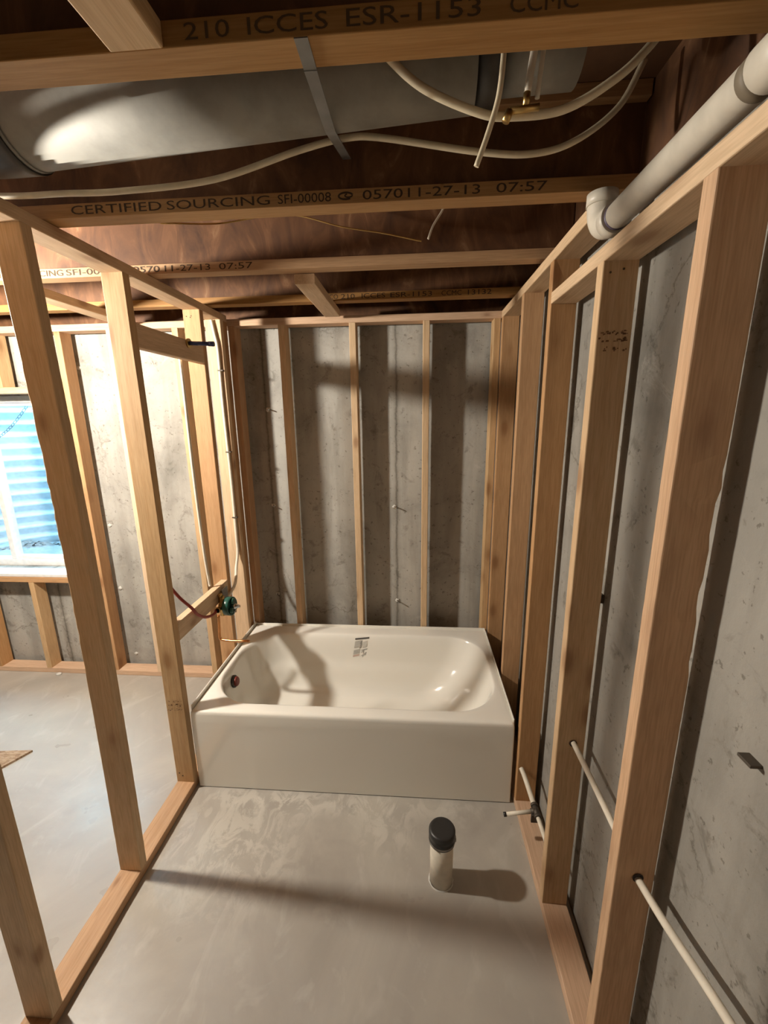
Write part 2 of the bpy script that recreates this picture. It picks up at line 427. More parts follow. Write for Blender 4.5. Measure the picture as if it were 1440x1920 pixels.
# ------------------------------------------------------------------ constants (metres, from the photograph's geometry)
XL0, XL1 = -0.1034, -0.0144        # partition left of the tub
XR0, XR1 = 1.5444, 1.6334          # framing along the right wall
YB0, YB1 = 0.864, 0.953            # framing along the back wall
YC = 0.985                         # concrete face behind the tub
XC = 1.657                         # concrete face on the right
ZL = 2.3315; ZR = 2.312; ZRB = 2.1718; ZJ = 2.3705
W, D, H = 1.527, 0.856, 0.436      # bathtub
a, b = 0.038, 0.089
XW, YW = -5.0, -4.6                # far sides of the basement

# ------------------------------------------------------------------ setting
bm = bmesh.new(); box(bm, XW-0.2, XC+0.2, YW-0.2, YC+0.2, -0.12, 0.0)
tag(link('floor', bm, M_SLAB), kind='structure', label='grey trowelled concrete slab floor', cat='floor')
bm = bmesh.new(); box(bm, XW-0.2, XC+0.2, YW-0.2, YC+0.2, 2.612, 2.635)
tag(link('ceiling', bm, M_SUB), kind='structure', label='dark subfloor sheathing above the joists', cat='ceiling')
WX0, WX1, WZ0, WZ1 = -2.72, -1.125, 0.765, 1.955     # window opening in the concrete
bm = bmesh.new()
box(bm, XW-0.2, WX0, YC, YC+0.2, 0, 2.36); box(bm, WX1, XC+0.2, YC, YC+0.2, 0, 2.36)
box(bm, WX0, WX1, YC, YC+0.2, 0, WZ0); box(bm, WX0, WX1, YC, YC+0.2, WZ1, 2.36)
tag(link('wall_back', bm, M_CONC), kind='structure', label='grey cast concrete foundation wall behind the tub and studs', cat='wall')
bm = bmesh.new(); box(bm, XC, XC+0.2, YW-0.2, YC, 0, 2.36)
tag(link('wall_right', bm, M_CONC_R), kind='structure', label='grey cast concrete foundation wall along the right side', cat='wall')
bm = bmesh.new(); box(bm, XW-0.2, XW, YW-0.2, YC, 0, 2.36)
tag(link('wall_left', bm, M_CONC_R), kind='structure', label='concrete wall at the far left of the basement', cat='wall')
bm = bmesh.new(); box(bm, XW, XC, YW-0.2, YW, 0, 2.36)
tag(link('wall_rear', bm, M_CONC), kind='structure', label='concrete wall behind the viewer', cat='wall')
for nm, X, Y in (('trim_1', (XW-0.2, XC+0.2), (YC+0.01, YC+0.048)), ('trim_2', (XC+0.01, XC+0.048), (YW-0.2, YC+0.01)),
                 ('trim_3', (XW-0.048, XW-0.01), (YW-0.2, YC+0.01)), ('trim_4', (XW-0.2, XC+0.2), (YW-0.048, YW-0.01))):
    bm = bmesh.new(); box(bm, *X, *Y, 2.36, 2.612)
    tag(link(nm, bm, M_WEB), kind='structure', label='brown rim board on top of the foundation wall', cat='rim board')

# window: vinyl slider in the back wall, left
bm = bmesh.new()
fy0, fy1 = 1.035, 1.115
box(bm, WX0, WX1, fy0, fy1, WZ0, WZ0+0.045); box(bm, WX0, WX1, fy0, fy1, WZ1-0.04, WZ1)
box(bm, WX0, WX0+0.045, fy0, fy1, WZ0+0.045, WZ1-0.04); box(bm, WX1-0.045, WX1, fy0, fy1, WZ0+0.045, WZ1-0.04)
win = tag(link('window_1', bm, M_VINYL), kind='structure', label='white vinyl sliding window in the back wall', cat='window')
bm = bmesh.new()
box(bm, -1.875, -1.835, 1.04, 1.10, WZ0+0.045, WZ1-0.04, bev=0.004)
box(bm, WX1-0.075, WX1-0.045, 1.05, 1.09, WZ0+0.045, WZ1-0.04, bev=0.003)
box(bm, -1.835, WX1-0.075, 1.05, 1.09, WZ0+0.045, WZ0+0.07, bev=0.003); box(bm, -1.835, WX1-0.075, 1.05, 1.09, WZ1-0.062, WZ1-0.04, bev=0.003)
link('sash', bm, M_VINYL, win)
bm = bmesh.new(); box(bm, -1.84, WX1-0.07, 1.068, 1.072, WZ0+0.06, WZ1-0.05); link('pane', bm, M_GLASS, win)
bm = bmesh.new(); box(bm, WX0+0.04, -1.87, 1.088, 1.092, WZ0+0.04, WZ1-0.035); link('pane', bm, M_GLASS, win)

# corrugated window well outside
bm = bmesh.new(); cx, cy, RX, RY = -1.93, YC+0.2, 0.95, 0.92
NZ, NA = 200, 56; z0, z1 = 0.45, 2.42; pitch = 0.105; rows = []
for j in range(NZ+1):
    z = z0+(z1-z0)*j/NZ; ph = (z/pitch) % 1.0
    off = 0.016*(math.sin(2*math.pi*ph)+0.25*math.sin(4*math.pi*ph))
    rows.append([bm.verts.new((cx-(RX+off)*math.cos(math.pi*i/NA), cy+(RY+off)*math.sin(math.pi*i/NA), z)) for i in range(NA+1)])
for r0, r1 in zip(rows, rows[1:]):
    for i in range(NA): bm.faces.new((r0[i], r0[i+1], r1[i+1], r1[i])).smooth = True
well = link('window_well', bm, M_WELL); tag(well, 'corrugated galvanised window well outside the window', 'window well')
sol = well.modifiers.new('t', 'SOLIDIFY'); sol.thickness = 0.003
bm = bmesh.new(); bmesh.ops.create_grid(bm, x_segments=70, y_segments=40, size=0.5)
for v in bm.verts:
    v.co = Vector((cx+v.co.x*1.86, cy+0.47+v.co.y*0.9, 0.58+0.02*math.sin(v.co.x*9)+random.uniform(-0.014, 0.014)))
    d = math.hypot((v.co.x-cx)/RX, (v.co.y-cy)/RY)
    if d > 0.98: v.co.x = cx+(v.co.x-cx)/d*0.98; v.co.y = cy+(v.co.y-cy)/d*0.98
    v.co.z += max(0, d-0.6)*0.12
tag(link('gravel', bm, M_GRAVEL, smooth=True), 'grey gravel at the bottom of the window well', 'gravel', kind='stuff')
ch = thing('hanging_chain', 'thin chain hanging slack in the window well behind the glass', 'chain', (-1.75, 1.35, 1.9))
# chain from upper right down to the left
A_, B_ = Vector((-1.74, 1.30, 1.93)), Vector((-2.32, 1.30, 1.62))
bm = bmesh.new(); n = 26
for i in range(n):
    t0, t1 = i/n, (i+1.25)/n
    f_ = lambda t: A_.lerp(B_, t)+Vector((0, 0, -0.09*math.sin(math.pi*min(t, 1))))
    p, q = f_(t0), f_(min(t1, 1)); d = (q-p); L_ = d.length; d.normalize()
    s = d.cross(Vector((0, 1, 0) if i % 2 else (0.2, 0.3, 1))).normalized()
    pts = [p+d*(L_/2)+d*(L_/2*math.cos(u))+s*(0.0085*math.sin(u)) for u in [2*math.pi*k/10 for k in range(11)]]
    tube(bm, pts, 0.0019, 5, False, 1)
link('chain_links', bm, M_CHAIN, ch).matrix_parent_inverse = Matrix.Translation((1.75, -1.35, -1.9))

# ------------------------------------------------------------------ framing
def lumber(name, X, Y, Z, m, label, cat, group=None, **kw):
    return tag(board(name, X, Y, Z, m, **kw), label, cat, group)
G_P = 'partition studs left of the tub'; G_R = 'studs along the right wall'; G_B = 'studs behind the tub'; G_L = 'studs on the back wall beside the window'
# partition
lumber('bottom_plate', (XL0, XL1), (-1.75, 0.777), (0.0, a), M_PLATE, 'long wooden floor plate of the open partition, running toward the viewer on the left', 'floor plate', rough=0.0012)
lumber('top_plate', (XL0, XL1), (-1.75, 0.862), (ZL, ZL+a), M_PINE, 'long wooden top plate of the open partition left of the tub, under the joists', 'top plate')
def pstud(y, m, label, x=(XL0, XL1), **kw):
    return lumber('wall_stud', x, (y, y+a), (a, ZL), m, label, 'stud', G_P, **kw)
s1 = pstud(-0.0143, M_PINE, 'partition stud with an ink stamp standing right at the front left corner of the tub', bow=0.004)
s2 = pstud(-0.4277, M_PALE, 'large leaning-looking partition stud second from the viewer, crossing the window', bow=0.020, wane=(-1, 1, -0.3, 0.9, 0.0035))
s3 = pstud(-0.845, M_PALE, 'nearest partition stud, foot only in the bottom left corner of the photo', bow=0.004)
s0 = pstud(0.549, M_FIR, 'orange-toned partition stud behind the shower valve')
lumber('wall_stud', (XL0, XL1), (0.777, 0.815), (0.0, ZL), M_PALE, 'pale end stud of the partition with the white tube stapled to it', 'stud', G_P)
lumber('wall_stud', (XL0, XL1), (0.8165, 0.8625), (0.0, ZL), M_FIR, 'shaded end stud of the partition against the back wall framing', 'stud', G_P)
lumber('wood_blocking', (XL1-a, XL1), (-0.0143+a, 0.549), (2.072, 2.163), M_PINE, 'high wooden blocking between partition studs carrying the shower stub', 'blocking')
bo = lumber('wood_blocking', (XL1-a, XL1), (-0.0143+a+0.004, 0.546), (0.792, 0.881), M_PALE, 'low wooden blocking between partition studs behind the green shower valve', 'blocking')

# back wall framing
lumber('top_plate', (XW+0.01, XR1), (YB0, YB1), (ZR, ZR+a), M_PLATE, 'reddish wooden top plate of the back wall framing', 'top plate')
lumber('bottom_plate', (XW+0.01, XL0-0.002), (YB0, YB1), (0, a), M_PLATE, 'wooden floor plate of the back wall framing, left of the partition', 'floor plate', rough=0.0012)
lumber('bottom_plate', (XL0+0.002, XR0-0.002), (YB0, YB1), (0, a), M_PLATE, 'wooden floor plate hidden behind the bathtub', 'floor plate')
def bstud(x, m, label, g=G_B, z=(a, ZR), **kw):
    return lumber('wall_stud', (x, x+a), (YB0, YB1), z, m, label, 'stud', g, **kw)
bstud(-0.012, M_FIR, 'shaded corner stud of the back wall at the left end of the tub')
bstud(0.284, M_PALE, 'leftmost of the three free-standing studs behind the tub', rough=0.0012)
bstud(0.695, M_PALE, 'middle one of the three free-standing studs behind the tub')
bstud(1.114, M_PALE, 'rightmost of the three free-standing studs behind the tub')
bstud(1.5045, M_PINE, 'corner stud of the back wall at the right end of the tub')
bstud(-0.352, M_PALE, 'pale back wall stud just left of the orange partition stud', G_L)
bstud(-0.757, M_PALE, 'yellow-edged back wall stud left of the stamped partition stud', G_L)
bstud(-1.087, M_FIR, 'reddish stud framing the right side of the window', G_L)
# window framing
lumber('window_header', (-2.76, -1.089), (YB0, YB1), (1.962, 2.0), M_PALE, 'wooden header board above the window', 'header')
lumber('rough_sill', (-2.76, -1.089), (YB0, YB1), (0.703, 0.741), M_FIR, 'reddish rough sill board under the window', 'sill')
bm = bmesh.new(); box(bm, WX0, WX1, YB0+0.004, fy0, 0.7425, 0.764, bev=0.003)
tag(link('window_sill', bm, M_VINYL), 'white sill board lying on the rough sill under the window', 'sill')
bstud(-1.522, M_PINE, 'short stud above the window header', G_L, (2.0, ZR)).name = 'cripple_stud'
bstud(-1.602, M_PINE, 'short stud under the window, right one with its whole edge lit', G_L, (a, 0.703)).name = 'cripple_stud'
bstud(-1.99, M_FIR, 'short stud under the window at the left edge of the photo', G_L, (a, 0.703)).name = 'cripple_stud'

# right wall framing
lumber('bottom_plate', (XR0, XR1), (-1.75, YB1), (0, a), M_PLATE, 'reddish floor plate along the right wall', 'floor plate', rough=0.0012)
lumber('top_plate', (XR0, XR1), (-0.324, YB0-0.002), (ZR, ZR+a), M_PINE, 'upper top plate on the right wall beside the tub, ending under the pipe elbow', 'top plate')
lumber('top_plate', (XR0, XR1), (-1.75, -0.0215), (ZRB, ZRB+a), M_PINE, 'lower wooden top plate along the right wall carrying the white drain pipe', 'top plate')
def rstud(y, m, label, top=ZR, **kw):
    return lumber('wall_stud', (XR0, XR1), (y, y+a), (a, top), m, label, 'stud', G_R, **kw)
rstud(0.824, M_FIR, 'deepest right wall stud, in the corner behind the tub')
rstud(0.382, M_FIR, 'brown right wall stud beside the back half of the tub')
rstud(-0.0195, M_FIR, 'right wall stud at the front right corner of the tub')
r5 = rstud(-0.4392, M_PINE, 'right wall stud with a dark ink stamp near its top', ZRB, bow=0.002)
r6 = rstud(-0.8492, M_FIR, 'nearest right wall stud, large and reddish with one ragged edge', ZRB, wane=(-1, -1, 0.18, 0.62, 0.0075), bow=0.002)
rstud(-1.2592, M_FIR, 'right wall stud beside the viewer, outside the right edge', ZRB)

# illegible grade stamps, nail heads and knots in faces
def marks(parent, yf, x0, x1, z0, z1, n, seed, m=M_INK2, name='ink_stamp'):
    rnd = random.Random(seed); bm = bmesh.new()
    for i in range(n):
        w_ = rnd.uniform(0.003, 0.009); h_ = rnd.uniform(0.0015, 0.005)
        x = rnd.uniform(x0, x1-w_); z = rnd.choice([z0, z0+(z1-z0)*0.45, z0+(z1-z0)*0.8])+rnd.uniform(0, (z1-z0)*0.2)
        vs = [bm.verts.new((x+q*w_, yf, z+p*h_)) for q, p in ((0, 0), (1, 0.1), (0.9, 1), (0.1, 0.9))]
        bm.faces.new(vs)
    o = link(name, bm, m); o.parent = parent; o.matrix_parent_inverse = parent.matrix_world.inverted() if False else (Matrix.Translation(parent.location) @ parent.rotation_euler.to_matrix().to_4x4()).inverted()
    return o
marks(r5, -0.4400, 1.549, 1.625, 1.955, 2.005, 46, 3)
marks(s1, -0.0151, -0.098, -0.02, 0.445, 0.50, 40, 5)
def nails(parent, pts, n=Vector((0, -1, 0)), r=0.0028):
  for p in pts:
    bm = bmesh.new()
    p = Vector(p); tube(bm, [p, p+n*0.0012], r, 10, True, 1)
    o = link('nail_head', bm, M_NAIL, parent)
    o.matrix_parent_inverse = (Matrix.Translation(parent.location) @ parent.rotation_euler.to_matrix().to_4x4()).inverted()
nails(r5, [(1.564, -0.4394, 2.145), (1.596, -0.4394, 2.152)])
nails(s0, [(-0.085, 0.5488, 2.30), (-0.065, 0.5488, 2.295), (-0.06, 0.5488, 2.302)])
nails(s1, [(-0.085, -0.0145, 0.09), (-0.07, -0.0145, 0.075)], r=0.0035)

# ------------------------------------------------------------------ I-joists
def joist(y, label, sub=(), ink=M_INK):
    t = thing('floor_joist', label, 'joist', (0, y, ZJ), 'floor joists overhead')
    X = (XW, XC+0.005); fl = 0.060; fh = 0.036
    o = board('bottom_flange', X, (0, fl), (0, fh), M_FLANGE, t, r=0.0015, rough=0.0003)
    o = board('top_flange', X, (0, fl), (0.205, 0.241), M_FLANGE, t, r=0.0015, rough=0.0003)
    bm = bmesh.new(); box(bm, *X, fl/2-0.005, fl/2+0.005, fh-0.004, 0.209)
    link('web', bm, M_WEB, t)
    for txt, x0, x1 in sub:
        print_text(txt, x0, x1, -0.0008, 0.0185, 0.0225, t, ink)
    return t
joist(-0.862, 'nearest floor joist across the top of the photo, stamped ICCES', [('210', 0.707, 0.78), ('ICCES', 0.809, 0.935), ('ESR-1153', 0.964, 1.166), ('CCMC', 1.209, 1.307)], M_INK3)
j2 = joist(-0.342, 'second floor joist, stamped SOURCING and a date on its edge', [('CERTIFIED', 0.075, 0.348), ('SOURCING', 0.364, 0.664), ('SFI-00008', 0.687, 0.837), ('0570', 0.925, 1.035), ('11-27-13', 1.049, 1.243), ('07:57', 1.286, 1.419)])
# small oval certification mark between the words
bm = bmesh.new()
def ringmark(bm, cx, cz, rx, rz, th, a0=0, a1=2*math.pi, n=24):
    vs = []
    for i in range(n+1):
        u = a0+(a1-a0)*i/n
        vs.append((bm.verts.new((cx+rx*math.cos(u), -0.0008, cz+rz*math.sin(u))), bm.verts.new((cx+(rx-th)*math.cos(u), -0.0008, cz+(rz-th)*math.sin(u)))))
    for p, q in zip(vs, vs[1:]): bm.faces.new((p[0], q[0], q[1], p[1]))
ringmark(bm, 0.878, 0.0185, 0.022, 0.0105, 0.005, 0.3, 5.4); ringmark(bm, 0.886, 0.019, 0.012, 0.006, 0.004, 2.0, 6.6)
link('certification_mark', bm, M_INK, j2)
joist(0.147, 'third floor joist, stamped with a date above the partition', [('CERTIFIED', -0.93, -0.62), ('SOURCING', -0.60, -0.379), ('SFI-00008', -0.365, -0.13), ('0570', -0.076, 0.037), ('11-27-13', 0.059, 0.249), ('07:57', 0.286, 0.424)])
joist(0.635, 'farthest floor joist near the back wall, stamped ICCES in small print', [('CO', 0.634, 0.678), ('210', 0.694, 0.764), ('ICCES', 0.799, 0.918), ('ESR-1153', 0.945, 1.153), ('CCMC', 1.2, 1.299), ('13132', 1.33, 1.445)])
lumber('backing_block', (0.583, 0.671), (-1.25, -0.864), (ZJ-0.001, ZJ+0.036), M_PINE, 'wood backing board running off the nearest joist at the top left', 'blocking')
lumber('backing_block', (0.573, 0.657), (0.209, 0.80), (2.331, 2.369), M_PINE, 'wood backing board under the farthest joist above the tub', 'blocking')
lumber('backing_block', (-0.655, -0.567), (0.209, 0.80), (2.331, 2.369), M_PALE, 'wood backing board under the joists left of the partition', 'blocking')

# ------------------------------------------------------------------ ceiling services
dt = thing('duct_run', 'round galvanised metal air duct in the ceiling bay behind the nearest joist', 'duct', (0.7, -0.57, 2.39))
inv = Matrix.Translation((-0.7, 0.57, -2.39))
def under(o, i): o.matrix_parent_inverse = i; return o
under(tubeo('duct_pipe', [(0.165, -0.578, 2.468), (1.19, -0.575, 2.512)], lambda t: 0.094-0.014*t, M_DUCT, dt, 40, 1), inv)
under(tubeo('duct_collar', [(1.19, -0.575, 2.522), (1.245, -0.575, 2.523)], 0.082, M_DUCT_DARK, dt, 32, 1), inv)
under(tubeo('duct_pipe', [(1.245, -0.575, 2.528), (1.40, -0.575, 2.532)], 0.070, M_DUCT, dt, 32, 1), inv)
under(tubeo('duct_elbow', [(0.17, -0.578, 2.468), (0.05, -0.580, 2.466), (-0.10, -0.58, 2.474), (-0.30, -0.57, 2.486), (-0.6, -0.56, 2.49)], 0.1005, M_DUCT_DARK, dt, 36, 6), inv)
bm = bmesh.new(); tube(bm, [(0.163, -0.578, 2.468), (0.178, -0.578, 2.4685)], 0.0965, 36, True, 1); under(link('duct_bead', bm, M_DUCT, dt), inv)
def strip(bm, p, q, w_, th):
    p, q = Vector(p), Vector(q); d = (q-p).normalized(); s = d.cross(Vector((0, 0, 1))).normalized(); u = s.cross(d)
    vs = [bm.verts.new(c+s*sx*w_/2+u*sz*th/2) for c in (p, q) for sx in (-1, 1) for sz in (-1, 1)]
    for f in ((0, 1, 3, 2), (4, 6, 7, 5), (0, 4, 5, 1), (2, 3, 7, 6), (0, 2, 6, 4), (1, 5, 7, 3)): bm.faces.new([vs[i] for i in f])
bm = bmesh.new(); strip(bm, (0.892, -0.80, 2.3690), (0.887, -0.60, 2.394), 0.022, 0.0018); strip(bm, (0.887, -0.60, 2.394), (0.885, -0.346, 2.474), 0.022, 0.0018)
strip(bm, (0.892, -0.862, 2.3697), (0.892, -0.798, 2.3697), 0.022, 0.0015)
tag(link('metal_strap', bm, M_STRAP), 'thin grey metal strap crossing under the duct between two joists', 'strap')

tag(tubeo('water_tube', [(0.99, -0.68, 2.50), (1.024, -0.665, 2.465), (1.091, -0.655, 2.421), (1.195, -0.648, 2.382), (1.257, -0.645, 2.374), (1.358, -0.65, 2.377), (1.444, -0.66, 2.413), (1.501, -0.66, 2.459), (1.56, -0.66, 2.53)], 0.0078, M_CREAM), 'thick cream tube sagging in a deep curve just behind the nearest joist', 'tube')
tag(tubeo('water_tube', [(-0.45, -0.42, 2.41), (-0.12, -0.43, 2.395), (0.02, -0.44, 2.385), (0.143, -0.45, 2.380), (0.30, -0.45, 2.378), (0.553, -0.45, 2.392), (0.779, -0.45, 2.444), (0.90, -0.45, 2.464), (0.992, -0.45, 2.459), (1.225, -0.45, 2.418), (1.353, -0.45, 2.408), (1.45, -0.45, 2.430), (1.541, -0.45, 2.492), (1.589, -0.45, 2.58)], 0.0072, M_CREAM), 'long cream tube waving along the second joist below the duct', 'tube')
tag(tubeo('cable_tail', [(1.231, -0.705, 2.50), (1.230, -0.70, 2.44), (1.225, -0.695, 2.379), (1.209, -0.685, 2.326), (1.190, -0.672, 2.278)], 0.0052, M_CREAM), 'cream cable end dangling down in front of the two curved tubes', 'cable')
ft = thing('tube_fitting', 'white tube ending in a small brass tee fitting behind the nearest joist', 'fitting', (1.28, -0.672, 2.37))
inv = Matrix.Translation((-1.28, 0.672, -2.37))
under(tubeo('tube', [(1.297, -0.690, 2.54), (1.290, -0.676, 2.46), (1.282, -0.672, 2.395)], 0.0070, M_PEX, ft), inv)
under(tubeo('tube', [(1.312, -0.690, 2.54), (1.307, -0.676, 2.46), (1.301, -0.672, 2.385)], 0.0045, M_PEX, ft), inv)
bm = bmesh.new(); tube(bm, [(1.282, -0.672, 2.398), (1.281, -0.672, 2.372)], 0.0068, 12, True, 1); tube(bm, [(1.250, -0.674, 2.366), (1.305, -0.674, 2.370)], 0.0062, 12, True, 1)
tube(bm, [(1.250, -0.674, 2.366), (1.243, -0.674, 2.349)], 0.0075, 12, True, 1)
under(link('brass_tee', bm, M_BRASS, ft, smooth=True), inv)
tag(tubeo('thin_wire', [(0.30, -0.27, 2.376), (0.343, 0.05, 2.50), (0.50, 0.10, 2.537), (0.632, 0.1, 2.533), (0.793, 0.1, 2.49), (0.95, 0.1, 2.462), (1.092, 0.1, 2.430)], 0.0028, M_BRASS), 'thin yellowish wire drooping under the second joist', 'wire')
tag(tubeo('cable_tail', [(1.175, 0.10, 2.56), (1.169, 0.1, 2.53), (1.135, 0.1, 2.48), (1.117, 0.1, 2.436)], 0.004, M_PEX), 'short white cable end hanging between the second and third joists', 'cable')
tag(tubeo('cable_tail', [(1.27, 0.55, 2.58), (1.30, 0.52, 2.52), (1.34, 0.50, 2.47)], 0.004, M_PEX), 'tiny white cable end between the third and farthest joists', 'cable')

# PVC drain on the right
pv = thing('drain_pipe', 'white plastic drain pipe on the upper right, running over the lower top plate', 'pipe', (1.557, -1.0, 2.26))
inv = Matrix.Translation((-1.557, 1.0, -2.26))
under(tubeo('pipe_run', [(1.557, -1.75, 2.262), (1.557, -0.455, 2.262)], 0.0302, M_PVC, pv, 32, 1), inv)
under(tubeo('joint_ring', [(1.557, -0.905, 2.262), (1.557, -0.885, 2.262)], 0.0306, M_ABS, pv, 32, 1), inv)
bm = bmesh.new(); tube(bm, [(1.557, -0.975, 2.262), (1.557, -0.905, 2.262)], 0.0325, 32, True, 1); under(link('coupling', bm, M_PVC, pv), inv)
under(tubeo('primer_ring', [(1.557, -0.470, 2.262), (1.557, -0.452, 2.262)], 0.0308, M_PRIMER, pv, 32, 1), inv)
bm = bmesh.new()
tube(bm, [(1.557, -0.455, 2.262), (1.556, -0.43, 2.262), (1.552, -0.405, 2.268), (1.549, -0.390, 2.288), (1.547, -0.387, 2.31), (1.547, -0.387, 2.325)], 0.034, 28, True, 6)
tube(bm, [(1.557, -0.462, 2.262), (1.557, -0.43, 2.262)], 0.037, 28, True, 1)
tube(bm, [(1.547, -0.387, 2.315), (1.547, -0.387, 2.343)], 0.037, 28, True, 1)
under(link('elbow', bm, M_PVC, pv), inv)

# ------------------------------------------------------------------ bathtub
tub = thing('bathtub', 'white alcove bathtub with a plain front apron between the stud walls', 'bathtub', (W/2, D/2, 0))
def rrect(x0, x1, y0, y1, r, z, n=14):
    """rounded rectangle; r may be one radius or four (front right, back right, back left, front left)"""
    rs = r if isinstance(r, tuple) else (r,)*4
    pts = []
    for (cx, cy, a0), q in zip(((x1, y0, -90), (x1, y1, 0), (x0, y1, 90), (x0, y0, 180)), rs):
        q = min(q, (x1-x0)/2-0.001, (y1-y0)/2-0.001)
        ox = cx-q if cx == x1 else cx+q; oy = cy-q if cy == y1 else cy+q
        for i in range(n+1):
            t = math.radians(a0+90*i/n); pts.append(Vector((ox+q*math.cos(t), oy+q*math.sin(t), z)))
    return pts
def resamp(pts, n=14, side=10):
    out = []; m_ = n+1
    for c in range(4):
        out += pts[c*m_:(c+1)*m_]
        p, q = pts[(c+1)*m_-1], pts[((c+1)*m_) % (4*m_)]
        out += [p.lerp(q, k/(side+1)) for k in range(1, side+1)]
    return out
RG = [  # x0,x1,y0,y1,r,z
 (0.0, W, 0.0, D, 0.006, 0.004), (0.0, W, 0.0, D, 0.006, 0.10), (0.0, W, 0.0, D, 0.006, H-0.022), (0.002, W-0.002, 0.002, D-0.002, 0.008, H-0.010),
 (0.008, W-0.008, 0.008, D-0.008, 0.010, H-0.003), (0.018, W-0.018, 0.020, D-0.018, 0.012, H),
 (0.030, W-0.040, 0.066, D-0.103, (0.23, 0.21, 0.25, 0.24), H), (0.034, W-0.043, 0.071, D-0.107, (0.23, 0.21, 0.25, 0.24), H-0.002),
 (0.041, W-0.048, 0.077, D-0.114, (0.225, 0.205, 0.245, 0.235), H-0.010), (0.047, W-0.055, 0.083, D-0.121, (0.22, 0.20, 0.24, 0.23), H-0.024),
 (0.053, W-0.066, 0.090, D-0.129, (0.21, 0.195, 0.235, 0.225), H-0.06), (0.066, W-0.094, 0.100, D-0.140, (0.20, 0.19, 0.225, 0.215), H-0.13),
 (0.078, W-0.120, 0.108, D-0.148, (0.19, 0.185, 0.215, 0.205), H-0.175), (0.092, W-0.150, 0.118, D-0.166, (0.19, 0.18, 0.20, 0.20), H-0.205),
 (0.110, W-0.185, 0.130, D-0.178, (0.18, 0.175, 0.19, 0.19), H-0.25), (0.130, W-0.235, 0.150, D-0.192, 0.17, H-0.30),
 (0.165, W-0.290, 0.180, D-0.215, 0.15, H-0.335), (0.21, W-0.34, 0.215, D-0.25, 0.13, H-0.352), (0.28, W-0.42, 0.27, D-0.31, 0.10, H-0.358),
 (0.45, W-0.60, 0.36, D-0.40, 0.05, H-0.360)]
bm = bmesh.new(); rings = []
for g in RG: rings.append([bm.verts.new(p) for p in resamp(rrect(*g))])
for p, q in zip(rings, rings[1:]):
    n_ = len(p)
    for k in range(n_): bm.faces.new((p[k], p[(k+1) % n_], q[(k+1) % n_], q[k]))
bm.faces.new(rings[-1]); bmesh.ops.recalc_face_normals(bm, faces=bm.faces)
inv = Matrix.Translation((-W/2, -D/2, 0))
shell = under(link('tub_shell', bm, M_TUB, tub, smooth=True), inv)
sub = shell.modifiers.new('s', 'SUBSURF'); sub.levels = 1; sub.render_levels = 1
# tiling flange around three sides
bm = bmesh.new(); th = 0.005; zt = H+0.019
for x0, x1, y0, y1 in ((0.0, th, 0.018, D-0.004), (W-th, W, 0.018, D-0.004), (0.0, W, D-th, D)):
    box(bm, x0, x1, y0, y1, H-0.02, zt if x0 < 0.5 and x1 < 0.5 else H+0.008, bev=0.0015)
under(link('tiling_flange', bm, M_TUB, tub), inv)
# overflow with its maroon cover, on the drain end
ov = thing('overflow_drain', None, None); ov.parent = tub; ov.matrix_parent_inverse = inv
bm = bmesh.new()
def disc(bm, c, n, prof, seg=28):
    c = Vector(c); n = Vector(n).normalized(); s = n.cross(Vector((0, 1, 0))).normalized(); u = s.cross(n)
    rr = [[bm.verts.new(c+n*h+(s*math.cos(2*math.pi*k/seg)+u*math.sin(2*math.pi*k/seg))*r) for k in range(seg)] for r, h in prof]
    for p, q in zip(rr, rr[1:]):
        for k in range(seg): bm.faces.new((p[k], p[(k+1) % seg], q[(k+1) % seg], q[k])).smooth = True
    bm.faces.new(rr[0][::-1]); bm.faces.new(rr[-1])
bpy.data.objects.remove(ov)
OC = (0.062, 0.350, 0.352)
disc(bm, OC, (1, 0, 0.15), [(0.034, -0.006), (0.034, 0.004), (0.030, 0.008), (0.020, 0.009)])
ovd = under(link('overflow_drain', bm, M_RUBBER, tub), inv)
bm = bmesh.new(); disc(bm, (OC[0]+0.006, OC[1], OC[2]), (1, 0, 0.15), [(0.026, 0.0), (0.026, 0.010), (0.022, 0.014), (0.008, 0.015)]); link('overflow_cover', bm, M_MAROON, ovd)
bm = bmesh.new(); lathe(bm, [(0.034, H-0.358), (0.034, H-0.350), (0.029, H-0.349), (0.024, H-0.353)], 28, 0.30, 0.41); under(link('drain_hole', bm, M_CHROME, tub), inv)
# printed safety sticker on the rear inner slope
def on_slope(x, s):   # s metres down the rear slope from just under the rim
    prof = [(D-0.114-0.0015, H-0.010+0.0008), (D-0.121-0.0015, H-0.024), (D-0.129-0.0018, H-0.06), (D-0.140-0.0018, H-0.13), (D-0.148-0.0018, H-0.175), (D-0.166-0.0018, H-0.205)]
    for (y0, z0), (y1, z1) in zip(prof, prof[1:]):
        L_ = math.hypot(y1-y0, z1-z0)
        if s <= L_ or (y1, z1) == prof[-1]: t = s/L_; return Vector((x, y0+(y1-y0)*t, z0+(z1-z0)*t))
        s -= L_
def patch(bm, x0, x1, s0, s1, mi, skew=0.0):
    n = 6; prev = None
    for i in range(n+1):
        s = s0+(s1-s0)*i/n; sh = -skew*s
        a_, b_ = bm.verts.new(on_slope(x0+sh, s+0.010)), bm.verts.new(on_slope(x1+sh, s))
        if prev: f = bm.faces.new((prev[0], a_, b_, prev[1])); f.material_index = mi
        prev = (a_, b_)
bm = bmesh.new()
patch(bm, 0.695, 0.785, 0.002, 0.012, 0)
patch(bm, 0.698, 0.738, 0.022, 0.066, 1, 0.15); patch(bm, 0.748, 0.778, 0.024, 0.064, 2, 0.15); patch(bm, 0.732, 0.744, 0.022, 0.070, 3, 0.15)
